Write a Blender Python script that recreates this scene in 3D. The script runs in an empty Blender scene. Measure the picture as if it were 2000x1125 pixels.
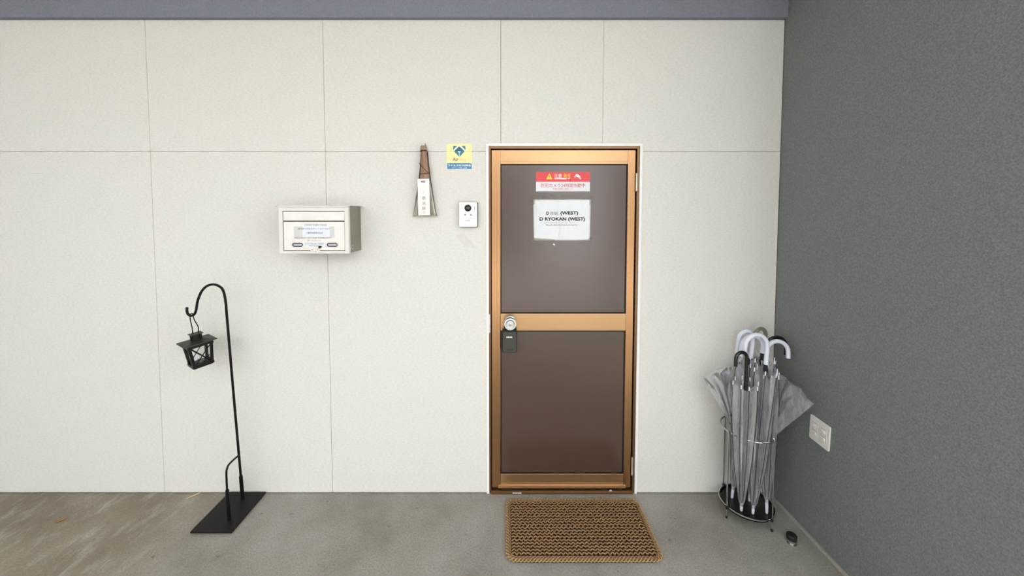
import bpy, bmesh, math, random
from math import sin, cos, pi, radians
from mathutils import Vector, Matrix
random.seed(7)
C = bpy.context.scene.collection
sc = bpy.context.scene

# ------------------------------------------------------------------ camera
cam_d = bpy.data.cameras.new('camera')
cam = bpy.data.objects.new('camera', cam_d); C.objects.link(cam)
cam_d.sensor_fit = 'HORIZONTAL'; cam_d.sensor_width = 36.0
cam_d.lens = 740 * 36 / 2000
cam_d.shift_x = 0.0075; cam_d.shift_y = -0.05825
cam_d.clip_start = 0.02
cam.location = (0, -1.95, 1.50)
cam.rotation_euler = (pi / 2 - math.atan(34 / 740), 0, 0)
sc.camera = cam

# ------------------------------------------------------------------ daylight
W = bpy.data.worlds.new('overcast_sky'); sc.world = W; W.use_nodes = True
bgn = W.node_tree.nodes['Background']
bgn.inputs[0].default_value = (0.93, 0.965, 1.0, 1); bgn.inputs[1].default_value = 6.0
# added light from the right: its bounce off the unseen floor lifts the wall
bounce_sun_d = bpy.data.lights.new('bounce_sun', 'SUN'); bounce_sun_d.energy = 6; bounce_sun_d.angle = radians(2); bounce_sun_d.color = (1.0, 0.97, 0.92)
bounce_sun = bpy.data.objects.new('bounce_sun', bounce_sun_d); C.objects.link(bounce_sun)
bounce_sun.rotation_euler = Vector((-0.55, -0.30, -0.78)).to_track_quat('-Z', 'Y').to_euler()
sc.view_settings.view_transform = 'Standard'; sc.view_settings.look = 'None'
sc.view_settings.gamma = 1.0; sc.view_settings.use_curve_mapping = False
sc.view_settings.exposure = -0.73
sc.cycles.transparent_max_bounces = 48
sc.cycles.max_bounces = 10
sc.cycles.sampling_pattern = 'TABULATED_SOBOL'; sc.cycles.denoising_input_passes = 'RGB_ALBEDO'
sc.cycles.sample_clamp_indirect = 6.0
sc.cycles.diffuse_bounces = 6

# ------------------------------------------------------------------ materials
def lin(c):
    r = []
    for v in c:
        v /= 255.0
        r.append(v / 12.92 if v <= 0.04045 else ((v + 0.055) / 1.055) ** 2.4)
    return (r[0], r[1], r[2], 1.0)
_M = {}
def nd(nt, t, **kw):
    n = nt.nodes.new(t)
    for k, v in kw.items(): setattr(n, k, v)
    return n
def noise_ramp(nt, scale, detail, stops, stretch=(1, 1, 1), rot=0.0, rough=0.6):
    tc = nd(nt, 'ShaderNodeTexCoord'); mp = nd(nt, 'ShaderNodeMapping')
    mp.inputs['Scale'].default_value = stretch; mp.inputs['Rotation'].default_value = (0, 0, rot)
    nt.links.new(tc.outputs['Object'], mp.inputs[0])
    n = nd(nt, 'ShaderNodeTexNoise'); n.inputs['Scale'].default_value = scale
    n.inputs['Detail'].default_value = detail; n.inputs['Roughness'].default_value = rough
    nt.links.new(mp.outputs[0], n.inputs['Vector'])
    r = nd(nt, 'ShaderNodeValToRGB'); e = r.color_ramp.elements
    e[0].position, e[0].color = stops[0]; e[1].position, e[1].color = stops[-1]
    for s in stops[1:-1]:
        x = e.new(s[0]); x.color = s[1]
    nt.links.new(n.outputs['Fac'], r.inputs[0])
    return n, r
def mat(name, col, rough=0.5, metal=0.0, var=0.08, scale=30, bump=0.0, bscale=None, spec=0.5, stretch=(1, 1, 1), coat=0.0, detail=4):
    if name in _M: return _M[name]
    m = bpy.data.materials.new(name); m.use_nodes = True; nt = m.node_tree
    b = nt.nodes['Principled BSDF']; c = lin(col)
    b.inputs['Roughness'].default_value = rough; b.inputs['Metallic'].default_value = metal
    b.inputs['Specular IOR Level'].default_value = spec; b.inputs['Coat Weight'].default_value = coat
    lo = tuple(max(0, v * (1 - var)) for v in c[:3]) + (1,); hi = tuple(min(1, v * (1 + var)) for v in c[:3]) + (1,)
    n, r = noise_ramp(nt, scale, detail, [(0.3, lo), (0.7, hi)], stretch)
    nt.links.new(r.outputs[0], b.inputs['Base Color'])
    if bump:
        tc = nd(nt, 'ShaderNodeTexCoord'); mp = nd(nt, 'ShaderNodeMapping'); mp.inputs['Scale'].default_value = stretch
        nt.links.new(tc.outputs['Object'], mp.inputs[0])
        n2 = nd(nt, 'ShaderNodeTexNoise'); n2.inputs['Scale'].default_value = bscale or scale; n2.inputs['Detail'].default_value = 3
        nt.links.new(mp.outputs[0], n2.inputs['Vector'])
        bp = nd(nt, 'ShaderNodeBump'); bp.inputs['Strength'].default_value = bump; bp.inputs['Distance'].default_value = 0.003
        nt.links.new(n2.outputs['Fac'], bp.inputs['Height']); nt.links.new(bp.outputs[0], b.inputs['Normal'])
    _M[name] = m
    return m
def clear(name, tint, sheet, body, gloss_rough=0.12, gl=0.5, edge=0.35):
    """thin clear plastic or glass: mostly see-through, a little milky, glossy at grazing angles"""
    if name in _M: return _M[name]
    m = bpy.data.materials.new(name); m.use_nodes = True; nt = m.node_tree
    for n in list(nt.nodes): nt.nodes.remove(n)
    out = nd(nt, 'ShaderNodeOutputMaterial'); tr = nd(nt, 'ShaderNodeBsdfTransparent'); tr.inputs[0].default_value = tint
    df = nd(nt, 'ShaderNodeBsdfDiffuse'); df.inputs[0].default_value = sheet
    tl = nd(nt, 'ShaderNodeBsdfTranslucent'); tl.inputs[0].default_value = sheet
    mx0 = nd(nt, 'ShaderNodeMixShader'); mx0.inputs[0].default_value = 0.45
    nt.links.new(df.outputs[0], mx0.inputs[1]); nt.links.new(tl.outputs[0], mx0.inputs[2])
    n, r = noise_ramp(nt, 22, 3, [(0.35, (body * 0.5,) * 3 + (1,)), (0.7, (body * 1.5,) * 3 + (1,))], (1, 1, 0.25))
    mx1 = nd(nt, 'ShaderNodeMixShader')
    nt.links.new(r.outputs[0], mx1.inputs[0]); nt.links.new(tr.outputs[0], mx1.inputs[1]); nt.links.new(mx0.outputs[0], mx1.inputs[2])
    gs = nd(nt, 'ShaderNodeBsdfGlossy'); gs.inputs['Roughness'].default_value = gloss_rough; gs.inputs[0].default_value = (gl,) * 3 + (1,)
    fr = nd(nt, 'ShaderNodeFresnel'); fr.inputs[0].default_value = 1.45
    mx2 = nd(nt, 'ShaderNodeMixShader')
    nt.links.new(fr.outputs[0], mx2.inputs[0]); nt.links.new(mx1.outputs[0], mx2.inputs[1]); nt.links.new(gs.outputs[0], mx2.inputs[2])
    nt.links.new(mx2.outputs[0], out.inputs[0])
    _M[name] = m
    return m

# siding: warm white with a fine woven, horizontally brushed relief
def siding_mat():
    m = mat('siding_offwhite', (222, 219, 212), 0.75, var=0.075, scale=135, stretch=(0.55, 1, 1.25), bump=0.35, bscale=150, spec=0.25)
    return m
def wall_grey_mat():
    return mat('stucco_grey', (125, 129, 128), 0.8, var=0.24, scale=190, bump=0.5, bscale=220, spec=0.25)
def concrete_mat():
    m = bpy.data.materials.new('concrete_floor'); m.use_nodes = True; nt = m.node_tree; b = nt.nodes['Principled BSDF']
    b.inputs['Specular IOR Level'].default_value = 0.35
    n1, r1 = noise_ramp(nt, 2.2, 6, [(0.3, lin((126, 121, 110))), (0.5, lin((148, 144, 134))), (0.72, lin((164, 161, 152)))], (1, 1, 1))
    n2, r2 = noise_ramp(nt, 140, 3, [(0.3, (0.78, 0.78, 0.78, 1)), (0.7, (1.16, 1.16, 1.16, 1))])
    n3, r3 = noise_ramp(nt, 5.0, 6, [(0.50, (0, 0, 0, 1)), (0.70, (1, 1, 1, 1))], (3.4, 1.1, 1), 0.12, 0.7)
    # trowel streaks and brownish wear belong to the left part of the slab
    tc = nd(nt, 'ShaderNodeTexCoord'); sp = nd(nt, 'ShaderNodeSeparateXYZ'); nt.links.new(tc.outputs['Object'], sp.inputs[0])
    mr = nd(nt, 'ShaderNodeMapRange'); mr.inputs['From Min'].default_value = -1.25; mr.inputs['From Max'].default_value = -1.75
    nt.links.new(sp.outputs['X'], mr.inputs['Value'])
    mul = nd(nt, 'ShaderNodeMath', operation='MULTIPLY'); nt.links.new(r3.outputs[0], mul.inputs[0]); nt.links.new(mr.outputs[0], mul.inputs[1])
    mxb = nd(nt, 'ShaderNodeMix', data_type='RGBA', blend_type='MULTIPLY'); mxb.inputs['B'].default_value = (0.84, 0.77, 0.67, 1)
    nt.links.new(mr.outputs[0], mxb.inputs['Factor']); nt.links.new(r1.outputs[0], mxb.inputs['A'])
    mxs = nd(nt, 'ShaderNodeMix', data_type='RGBA'); mxs.inputs['B'].default_value = lin((164, 159, 150))
    nt.links.new(mul.outputs[0], mxs.inputs['Factor']); nt.links.new(mxb.outputs['Result'], mxs.inputs['A'])
    mxg = nd(nt, 'ShaderNodeMix', data_type='RGBA', blend_type='MULTIPLY'); mxg.inputs['Factor'].default_value = 1
    nt.links.new(mxs.outputs['Result'], mxg.inputs['A']); nt.links.new(r2.outputs[0], mxg.inputs['B'])
    # small dark specks
    v = nd(nt, 'ShaderNodeTexNoise'); v.inputs['Scale'].default_value = 26; v.inputs['Detail'].default_value = 2; nt.links.new(tc.outputs['Object'], v.inputs['Vector'])
    rv = nd(nt, 'ShaderNodeValToRGB'); rv.color_ramp.elements[0].position = 0.72; rv.color_ramp.elements[1].position = 0.76
    rv.color_ramp.elements[0].color = (1, 1, 1, 1); rv.color_ramp.elements[1].color = (0.62, 0.6, 0.58, 1)
    nt.links.new(v.outputs['Fac'], rv.inputs[0])
    mxv = nd(nt, 'ShaderNodeMix', data_type='RGBA', blend_type='MULTIPLY'); mxv.inputs['Factor'].default_value = 1
    nt.links.new(mxg.outputs['Result'], mxv.inputs['A']); nt.links.new(rv.outputs[0], mxv.inputs['B'])
    nt.links.new(mxv.outputs['Result'], b.inputs['Base Color'])
    b.inputs['Roughness'].default_value = 0.62
    bp = nd(nt, 'ShaderNodeBump'); bp.inputs['Strength'].default_value = 0.2; bp.inputs['Distance'].default_value = 0.002
    nt.links.new(n2.outputs['Fac'], bp.inputs['Height']); nt.links.new(bp.outputs[0], b.inputs['Normal'])
    return m

# ------------------------------------------------------------------ mesh helpers
class MB:
    def __init__(s): s.v = []; s.f = []
    def add(s, vs, fs):
        o = len(s.v); s.v += [tuple(v) for v in vs]; s.f += [tuple(i + o for i in f) for f in fs]; return s
    def box(s, x0, x1, y0, y1, z0, z1):
        return s.add([(x0, y0, z0), (x1, y0, z0), (x1, y1, z0), (x0, y1, z0), (x0, y0, z1), (x1, y0, z1), (x1, y1, z1), (x0, y1, z1)],
                     [(3, 2, 1, 0), (4, 5, 6, 7), (0, 1, 5, 4), (1, 2, 6, 5), (2, 3, 7, 6), (3, 0, 4, 7)])
    def prism(s, poly, y0, y1):
        """polygon of (x, z), counter-clockwise seen from -y, extruded y0 (front) .. y1"""
        n = len(poly)
        vs = [(x, y0, z) for x, z in poly] + [(x, y1, z) for x, z in poly]
        fs = [tuple(range(n)), tuple(range(2 * n - 1, n - 1, -1))]
        fs += [(i, i + n, (i + 1) % n + n, (i + 1) % n) for i in range(n)]
        return s.add(vs, fs)
    def tube(s, pts, r, n=8, closed=False, cap=True):
        P = [Vector(p) for p in pts]; m = len(P)
        rs = r if isinstance(r, (list, tuple)) else [r] * m
        up = Vector((0.13, 0.31, 0.94)); vs = []; prev = None
        for i in range(m):
            if closed: t = P[(i + 1) % m] - P[(i - 1) % m]
            else: t = P[min(i + 1, m - 1)] - P[max(i - 1, 0)]
            t.normalize()
            if prev is None:
                a = t.cross(up)
                if a.length < 0.05: a = t.cross(Vector((1, 0, 0)))
            else: a = prev - t * prev.dot(t)
            a.normalize(); prev = a.copy(); b = t.cross(a)
            for k in range(n):
                q = 2 * pi * k / n; vs.append(P[i] + (a * cos(q) + b * sin(q)) * rs[i])
        fs = []
        for i in range(m if closed else m - 1):
            j = (i + 1) % m
            for k in range(n):
                l = (k + 1) % n
                fs.append((i * n + k, i * n + l, j * n + l, j * n + k))
        if cap and not closed:
            fs.append(tuple(range(n - 1, -1, -1))); fs.append(tuple((m - 1) * n + k for k in range(n)))
        return s.add(vs, fs)
    def lathe(s, prof, n=24, M=None):
        """profile of (r, z) about z, M maps to the place"""
        vs = []; fs = []
        for r, z in prof:
            for k in range(n):
                q = 2 * pi * k / n; v = Vector((r * cos(q), r * sin(q), z)); vs.append(M @ v if M else v)
        for i in range(len(prof) - 1):
            for k in range(n):
                l = (k + 1) % n; fs.append((i * n + k, i * n + l, (i + 1) * n + l, (i + 1) * n + k))
        fs.append(tuple(range(n - 1, -1, -1))); fs.append(tuple((len(prof) - 1) * n + k for k in range(n)))
        return s.add(vs, fs)
    def xform(s, M): s.v = [tuple(M @ Vector(v)) for v in s.v]; return s
    def build(s, name, m, parent=None, smooth=False, bevel=0.0, seg=2):
        me = bpy.data.meshes.new(name); me.from_pydata(s.v, [], s.f); me.update()
        bm = bmesh.new(); bm.from_mesh(me); bmesh.ops.recalc_face_normals(bm, faces=bm.faces[:])
        if smooth:
            for f in bm.faces: f.smooth = True
            for e in bm.edges:
                if len(e.link_faces) == 2 and e.calc_face_angle(0) > 0.7: e.smooth = False
        bm.to_mesh(me); bm.free()
        me.materials.append(m)
        o = bpy.data.objects.new(name, me); C.objects.link(o)
        if parent: o.parent = parent
        if bevel:
            b = o.modifiers.new('bevel', 'BEVEL'); b.width = bevel; b.segments = seg; b.limit_method = 'ANGLE'; b.angle_limit = radians(40)
        return o
def tag(o, label=None, cat=None, group=None, kind=None):
    if label: o['label'] = label
    if cat: o['category'] = cat
    if group: o['group'] = group
    if kind: o['kind'] = kind
    return o
def thing(name, label, cat, loc=(0, 0, 0), group=None):
    o = bpy.data.objects.new(name, None); C.objects.link(o); o.location = loc; o.empty_display_size = 0.05
    return tag(o, label, cat, group)
class P:
    """builds parts given in world coordinates under a thing whose base is loc"""
    def __init__(s, root): s.r = root; s.o = Vector(root.location)
    def __call__(s, mb, name, m, parent=None, **kw):
        mb.v = [tuple(Vector(v) - s.o) for v in mb.v]
        return mb.build(name, m, parent or s.r, **kw)
def rrect(x0, x1, z0, z1, r, n=5):
    pts = []
    for cx, cz, a in ((x1 - r, z0 + r, -90), (x1 - r, z1 - r, 0), (x0 + r, z1 - r, 90), (x0 + r, z0 + r, 180)):
        for k in range(n + 1):
            q = radians(a + 90 * k / n); pts.append((cx + r * cos(q), cz + r * sin(q)))
    return pts
def circ(cx, cz, r, n=24): return [(cx + r * cos(2 * pi * k / n), cz + r * sin(2 * pi * k / n)) for k in range(n)]
def smooth_path(pts, n=6):
    P_ = [Vector(p) for p in pts]; out = []
    for i in range(len(P_) - 1):
        p0 = P_[max(i - 1, 0)]; p1 = P_[i]; p2 = P_[i + 1]; p3 = P_[min(i + 2, len(P_) - 1)]
        for k in range(n):
            t = k / n
            out.append(0.5 * ((2 * p1) + (p2 - p0) * t + (2 * p0 - 5 * p1 + 4 * p2 - p3) * t * t + (3 * p1 - p0 - 3 * p2 + p3) * t ** 3))
    out.append(P_[-1]); return out
def lettering(body, cx, cz, w, h, y, m, parent, off=Vector((0, 0, 0)), bold=0.0, name='lettering', rot=0.0, xa=None):
    """flat raised print, centred at (cx, cz) on the plane y, fitted to width w and height h; faces -y"""
    cu = bpy.data.curves.new(name, 'FONT'); cu.body = body; cu.size = 1; cu.offset = bold; cu.resolution_u = 3
    t = bpy.data.objects.new(name, cu); C.objects.link(t)
    dg = bpy.context.evaluated_depsgraph_get()
    me = bpy.data.meshes.new_from_object(t.evaluated_get(dg)); bpy.data.objects.remove(t); bpy.data.curves.remove(cu)
    if not me.vertices: return None
    xs = [v.co.x for v in me.vertices]; ys = [v.co.y for v in me.vertices]
    x0, x1, y0, y1 = min(xs), max(xs), min(ys), max(ys)
    sx = w / (x1 - x0); sz = h / (y1 - y0)
    for v in me.vertices:
        dx = (v.co.x - (x0 + x1) / 2) * sx; dz = (v.co.y - (y0 + y1) / 2) * sz
        v.co = Vector((cx + dx * cos(rot) - dz * sin(rot), y, cz + dx * sin(rot) + dz * cos(rot))) - off
    me.materials.clear(); me.materials.append(m); me.name = name
    o = bpy.data.objects.new(name, me); C.objects.link(o); o.parent = parent
    return o

# ------------------------------------------------------------------ the setting
H = 2.461; XR = 1.412; XL = -4.51; YF = -3.1
siding = siding_mat(); stucco = wall_grey_mat(); conc = concrete_mat()
white_pvc = mat('white_pvc', (240, 240, 238), 0.4, var=0.02)
tag(MB().box(XL - 6, XR + 8, -3.3, 0.25, -0.12, 0.0).build('floor', conc), kind='structure')
tag(MB().box(XL - 6, XR + 8, -9.0, -3.3, -0.12, 0.0).build('floor_lane', mat('lane_paving', (206, 204, 198), 0.7, var=0.08, scale=6)), kind='structure')  # unseen strip, coloured pale to brighten the door's reflection and add uplight
# unseen facades added across the lane; their gap shapes the door's reflection
facade = mat('facade_render', (150, 146, 140), 0.8, var=0.05, scale=4)
tag(MB().box(-16, 0.9, -9.4, -9.0, 0, 3.2).box(3.2, 9, -9.4, -9.0, 0, 3.2).build('added_facades', facade), kind='structure')

wall = tag(MB().box(XL, -0.092, 0.014, 0.12, 0, H).box(0.702, XR, 0.014, 0.12, 0, H).box(-0.092, 0.702, 0.014, 0.12, 1.842, H)
           .build('wall_back', mat('backing_board', (190, 187, 180), 0.8)), kind='structure')
g = 0.0009
def panel(poly):
    return MB().prism(poly, 0.0, 0.0138).build('siding_panel', siding, wall, bevel=0.0006, seg=1)
cols = [-4.49, -3.60, -2.70, -1.808, -0.914]
for a, b in zip(cols[:-1], cols[1:]):
    panel([(a + g, 0.004), (b - g, 0.004), (b - g, 1.803 - g), (a + g, 1.803 - g)])
    panel([(a + g, 1.803 + g), (b - g, 1.803 + g), (b - g, H - 0.002), (a + g, H - 0.002)])
dx0, dx1, dz1 = -0.092, 0.704, 1.842          # siding opening round the door
panel([(-0.914 + g, 0.004), (dx0, 0.004), (dx0, 1.803 - g), (-0.914 + g, 1.803 - g)])
panel([(-0.914 + g, 1.803 + g), (dx0, 1.803 + g), (dx0, dz1), (-0.018 - g, dz1), (-0.018 - g, H - 0.002), (-0.914 + g, H - 0.002)])
panel([(-0.018 + g, dz1), (0.501 - g / 2, dz1), (0.501 - g / 2, H - 0.002), (-0.018 + g, H - 0.002)])
panel([(0.501 + g / 2, dz1), (dx1, dz1), (dx1, 1.803 + g), (XR - 0.003, 1.803 + g), (XR - 0.003, H - 0.002), (0.501 + g / 2, H - 0.002)])
panel([(dx1, 0.004), (XR - 0.003, 0.004), (XR - 0.003, 1.803 - g), (dx1, 1.803 - g)])
# faint rectangle of old tape under the intercom
MB().prism([(-0.252, 1.37), (-0.205, 1.318), (-0.14, 1.305), (-0.182, 1.362), (-0.215, 1.385)], -0.0002, 0.0).build('tape_residue', mat('old_tape', (214, 211, 204), 0.5, var=0.05, scale=60), wall)
# dark beam over the wall, a few centimetres proud
tag(MB().box(XL, XR, -0.022, 0.12, H, 2.80).build('trim_1', mat('beam_grey', (130, 134, 145), 0.8, var=0.16, scale=190, bump=0.4, bscale=300, spec=0.25), bevel=0.002), kind='structure')
tag(MB().box(XL - 0.3, XR + 0.12, YF, 0.12, 2.80, 2.92).build('ceiling', mat('ceiling_white', (225, 225, 222), 0.8, var=0.02)), kind='structure')
# grey side wall: solid near the corner, an open bay further out, solid again to the street
wr = MB().box(XR, XR + 0.12, -0.97, 0.12, 0, 2.80).box(XR, XR + 0.12, YF, -2.9, 0, 2.80)
tag(wr.build('wall_right', stucco), kind='structure')
tag(MB().box(XL - 0.12, XL, YF, 0.12, 0, 2.80).build('wall_left', stucco), kind='structure')  # unseen wall, added to cut the light from the left
# mortar fillet along the foot of the side wall
fil = MB(); ya, yb = -0.97, 0.0
fil.add([(XR, ya, 0.008), (XR - 0.006, ya, 0.008), (XR - 0.014, ya, 0.0), (XR, ya, 0.0), (XR, yb, 0.008), (XR - 0.006, yb, 0.008), (XR - 0.014, yb, 0.0), (XR, yb, 0.0)],
        [(0, 1, 2, 3), (7, 6, 5, 4), (0, 4, 5, 1), (1, 5, 6, 2), (2, 6, 7, 3), (3, 7, 4, 0)])
tag(fil.build('baseboard_right', mat('mortar', (150, 148, 138), 0.8, var=0.1, scale=80)), kind='structure')

# ------------------------------------------------------------------ door
bronze = mat('bronze_aluminium', (184, 142, 102), 0.26, metal=0.97, var=0.03, scale=60, stretch=(1, 1, 12))
bronze_h = mat('bronze_aluminium_rail', (192, 154, 112), 0.28, metal=0.8, var=0.04, scale=60, stretch=(0.3, 1, 30))
frame_m = mat('bronze_frame', (134, 102, 72), 0.32, metal=0.8, var=0.04)
gap_m = mat('black_gasket', (14, 12, 11), 0.7)
panel_m = mat('brown_door_panel', (80, 61, 51), 0.2, metal=0.0, var=0.05, scale=300, bump=0.04, bscale=420, spec=0.8)
steel = mat('stainless', (205, 205, 205), 0.2, metal=1.0, var=0.04)
door = tag(thing('door_1', None, None, (0.31, 0.02, 0)), kind='structure'); dp = P(door)
# white reveal edging
t = 0.012
dp(MB().box(dx0 - 0.001, dx0 + t, -0.004, 0.05, 0.0, dz1), 'reveal_edge', white_pvc)
dp(MB().box(dx1 - t, dx1 + 0.001, -0.004, 0.05, 0.0, dz1), 'reveal_edge', white_pvc)
dp(MB().box(dx0 + t, dx1 - t, -0.004, 0.05, dz1 - t, dz1 + 0.001), 'reveal_edge', white_pvc)
fx0, fx1, fz1 = dx0 + t, dx1 - t, dz1 - t
dp(MB().box(fx0, fx0 + 0.010, 0.002, 0.09, 0.0, fz1), 'frame_jamb', frame_m, bevel=0.001)
dp(MB().box(fx1 - 0.012, fx1, 0.002, 0.09, 0.0, fz1), 'frame_jamb', frame_m, bevel=0.001)
dp(MB().box(fx0 + 0.010, fx1 - 0.012, 0.002, 0.09, fz1 - 0.012, fz1), 'frame_head', frame_m, bevel=0.001)
dp(MB().box(fx0 + 0.010, fx1 - 0.012, 0.05, 0.09, 0.012, fz1 - 0.012), 'door_stop_gasket', gap_m)
sill = dp(MB().box(fx0 + 0.010, fx1 - 0.012, -0.010, 0.09, 0.0, 0.011).box(fx0 + 0.010, fx1 - 0.012, -0.004, 0.0, 0.011, 0.014), 'sill', frame_m, bevel=0.001)
dp(MB().box(0.043, 0.09, -0.0115, -0.0098, 0.006, 0.0105), 'tape_scrap', mat('white_scrap', (205, 203, 198), 0.6), sill)
dp(MB().prism([(0.555, 0.0135), (0.572, 0.013), (0.57, 0.0205), (0.56, 0.022)], -0.0055, -0.0045), 'tape_scrap', mat('white_scrap', (205, 203, 198), 0.6), sill)
lx0, lx1, lz0, lz1 = -0.066, 0.675, 0.021, 1.812
px0, px1 = -0.020, 0.6365
dp(MB().box(lx0, px0, 0.012, 0.045, lz0, lz1).box(lx0 + 0.027, px0 - 0.002, 0.0105, 0.013, lz0, lz1), 'stile', bronze, bevel=0.0012)
dp(MB().box(px1, lx1, 0.012, 0.045, lz0, lz1), 'stile', bronze, bevel=0.0012)
def rail(z0, z1, lip=False):
    mb = MB().box(px0, px1, 0.0135, 0.045, z0, z1)
    if lip: mb.box(px0 - 0.012, px1 + 0.012, 0.006, 0.02, z0, z0 + 0.014).box(px0, px1, 0.0115, 0.0135, z0 + 0.02, z0 + 0.026)
    else: mb.box(px0, px1, 0.0122, 0.0136, z0 + 0.010, z0 + 0.014)
    return dp(mb, 'rail', bronze_h, bevel=0.0012)
rail(1.742, lz1); rail(0.872, 0.962); rail(lz0, 0.095, True)
def dpanel(z0, z1):
    o = dp(MB().box(px0 + 0.004, px1 - 0.004, 0.020, 0.036, z0 + 0.004, z1 - 0.004), 'door_panel', panel_m)
    b = 0.005
    mb = MB().box(px0, px0 + b, 0.0145, 0.03, z0, z1).box(px1 - b, px1, 0.0145, 0.03, z0, z1).box(px0 + b, px1 - b, 0.0145, 0.03, z0, z0 + b).box(px0 + b, px1 - b, 0.0145, 0.03, z1 - b, z1)
    dp(mb, 'glazing_bead', gap_m, o)
dpanel(0.962, 1.742); dpanel(0.095, 0.872)
for z0, z1 in ((1.602, 1.692), (0.098, 0.196)):
    k = MB().tube([(0.679, 0.004, z0), (0.679, 0.004, z1)], 0.0055, 10)
    h = dp(k, 'hinge', mat('hinge_metal', (214, 208, 196), 0.35, metal=0.7), smooth=True)
    dp(MB().lathe([(0.0066, 0), (0.0066, 0.003)], 10, Matrix.Translation((0.679, 0.004, z1))).lathe([(0.0066, 0), (0.0066, 0.003)], 10, Matrix.Translation((0.679, 0.004, z0 - 0.003))), 'hinge_cap', frame_m, h)
dp(MB().box(-0.0795, -0.0735, -0.0025, 0.004, 0.865, 0.962), 'strike_plate', mat('strike_plate_metal', (224, 224, 222), 0.3, metal=0.6), bevel=0.001)
# knob: rose, neck, ball, key face
kx, kz = 0.0305, 0.921
MK = Matrix.Translation((kx, 0.0125, kz)) @ Matrix.Rotation(pi / 2, 4, 'X')
knob = dp(MB().lathe([(0.013, 0.010), (0.012, 0.018), (0.018, 0.022), (0.0255, 0.030), (0.027, 0.040), (0.0255, 0.047), (0.031, 0.049)], 32, MK), 'knob', steel, smooth=True)
dp(MB().lathe([(0.033, 0.0), (0.033, 0.004), (0.030, 0.009), (0.02, 0.012)], 32, MK), 'rose', steel, knob, smooth=True)
dp(MB().lathe([(0.0225, 0.0485), (0.0215, 0.0505), (0.016, 0.0485), (0.010, 0.0480)], 32, MK), 'knob_face', mat('brushed_steel', (180, 180, 180), 0.35, metal=1.0), knob, smooth=True)
dp(MB().lathe([(0.0085, 0.048), (0.008, 0.0515), (0.006, 0.052)], 20, MK), 'key_cylinder', steel, knob, smooth=True)
dp(MB().box(kx - 0.0008, kx + 0.0008, -0.0403, -0.0395, kz - 0.004, kz + 0.004), 'keyhole', gap_m, knob)

# ------------------------------------------------------------------ key lock box on the knob
bt = thing('key_lockbox', 'dark olive combination key box hanging from the steel door knob', 'lock box', (0.028, -0.01, 0.77)); bp_ = P(bt)
boxm = mat('lockbox_olive', (62, 62, 54), 0.55, var=0.05, scale=200); rub = mat('black_rubber', (22, 22, 22), 0.6)
bp_(MB().prism(rrect(-0.0105, 0.0655, 0.7705, 0.8855, 0.009), -0.030, 0.0115), 'body', rub, bevel=0.002)
cov = bp_(MB().prism(rrect(-0.0075, 0.0625, 0.7735, 0.880, 0.008), -0.036, -0.0295), 'cover', boxm, bevel=0.0025)
bp_(MB().prism([(0.0625, 0.826), (0.056, 0.820), (0.051, 0.826), (0.0495, 0.834), (0.051, 0.842), (0.056, 0.848), (0.0625, 0.842)], -0.0372, -0.0358), 'thumb_grip', boxm, cov, bevel=0.0006)
bp_(MB().prism(rrect(0.008, 0.0425, 0.8465, 0.8600, 0.003), -0.0366, -0.0358), 'dial_window', rub, cov)
for k in range(4):
    d = bp_(MB().lathe([(0.0052, 0), (0.0056, 0.001), (0.0056, 0.0055), (0.0052, 0.0065)], 14, Matrix.Translation((0.0105 + k * 0.0078, -0.0335, 0.8532)) @ Matrix.Rotation(pi / 2, 4, 'Y')), 'dial', mat('dial_white', (222, 222, 215), 0.5), cov, smooth=True)
lettering('SECURITY', 0.028, 0.789, 0.034, 0.0062, -0.0364, rub, cov, bp_.o, 0.02, 'embossing')
sh = [(0.004, -0.012, 0.884), (0.004, -0.012, 0.905), (0.0055, -0.012, 0.925), (0.0135, -0.012, 0.940), (0.0305, -0.012, 0.946), (0.0475, -0.012, 0.940), (0.0555, -0.012, 0.925), (0.057, -0.012, 0.905), (0.057, -0.012, 0.884)]
bp_(MB().tube(smooth_path(sh, 5), 0.0042, 10), 'shackle', rub, smooth=True)

# ------------------------------------------------------------------ stickers on the door
paper_y = 0.0200
red = mat('sticker_red', (226, 72, 74), 0.45, var=0.06, scale=60); paperw = mat('sticker_white', (226, 226, 230), 0.45, var=0.02)
yel = mat('warning_yellow', (246, 214, 60), 0.5); ink = mat('ink_black', (44, 44, 48), 0.6); redink = mat('ink_red', (206, 70, 72), 0.6); white_ink = mat('ink_white', (245, 245, 245), 0.6)
st = thing('camera_warning_sticker', 'red and white security camera warning sticker on upper door panel', 'sticker', (0.3035, 0.02, 1.601)); sp_ = P(st)
sp_(MB().box(0.164, 0.443, 0.0192, paper_y, 1.601, 1.6505), 'white_field', paperw)
sp_(MB().box(0.164, 0.443, 0.0191, paper_y, 1.6505, 1.701), 'red_field', red)
y1, y2 = 0.0189, 0.0187
tri = [(0.2165, 1.6635), (0.248, 1.6635), (0.2345, 1.6915), (0.2305, 1.6915)]
tr = sp_(MB().prism(tri, y1, 0.0192), 'warning_triangle', yel, bevel=0.0003)
sp_(MB().prism([(0.2312, 1.674), (0.2333, 1.674), (0.2339, 1.6845), (0.2306, 1.6845)], y2, y1).prism(circ(0.2323, 1.6695, 0.0014, 10), y2, y1), 'exclamation_mark', ink, tr)
lettering('注意', 0.277, 1.682, 0.040, 0.020, y1, white_ink, st, sp_.o, 0.0)
lettering('発見', 0.324, 1.682, 0.036, 0.020, y1, yel, st, sp_.o, 0.0)
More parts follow.
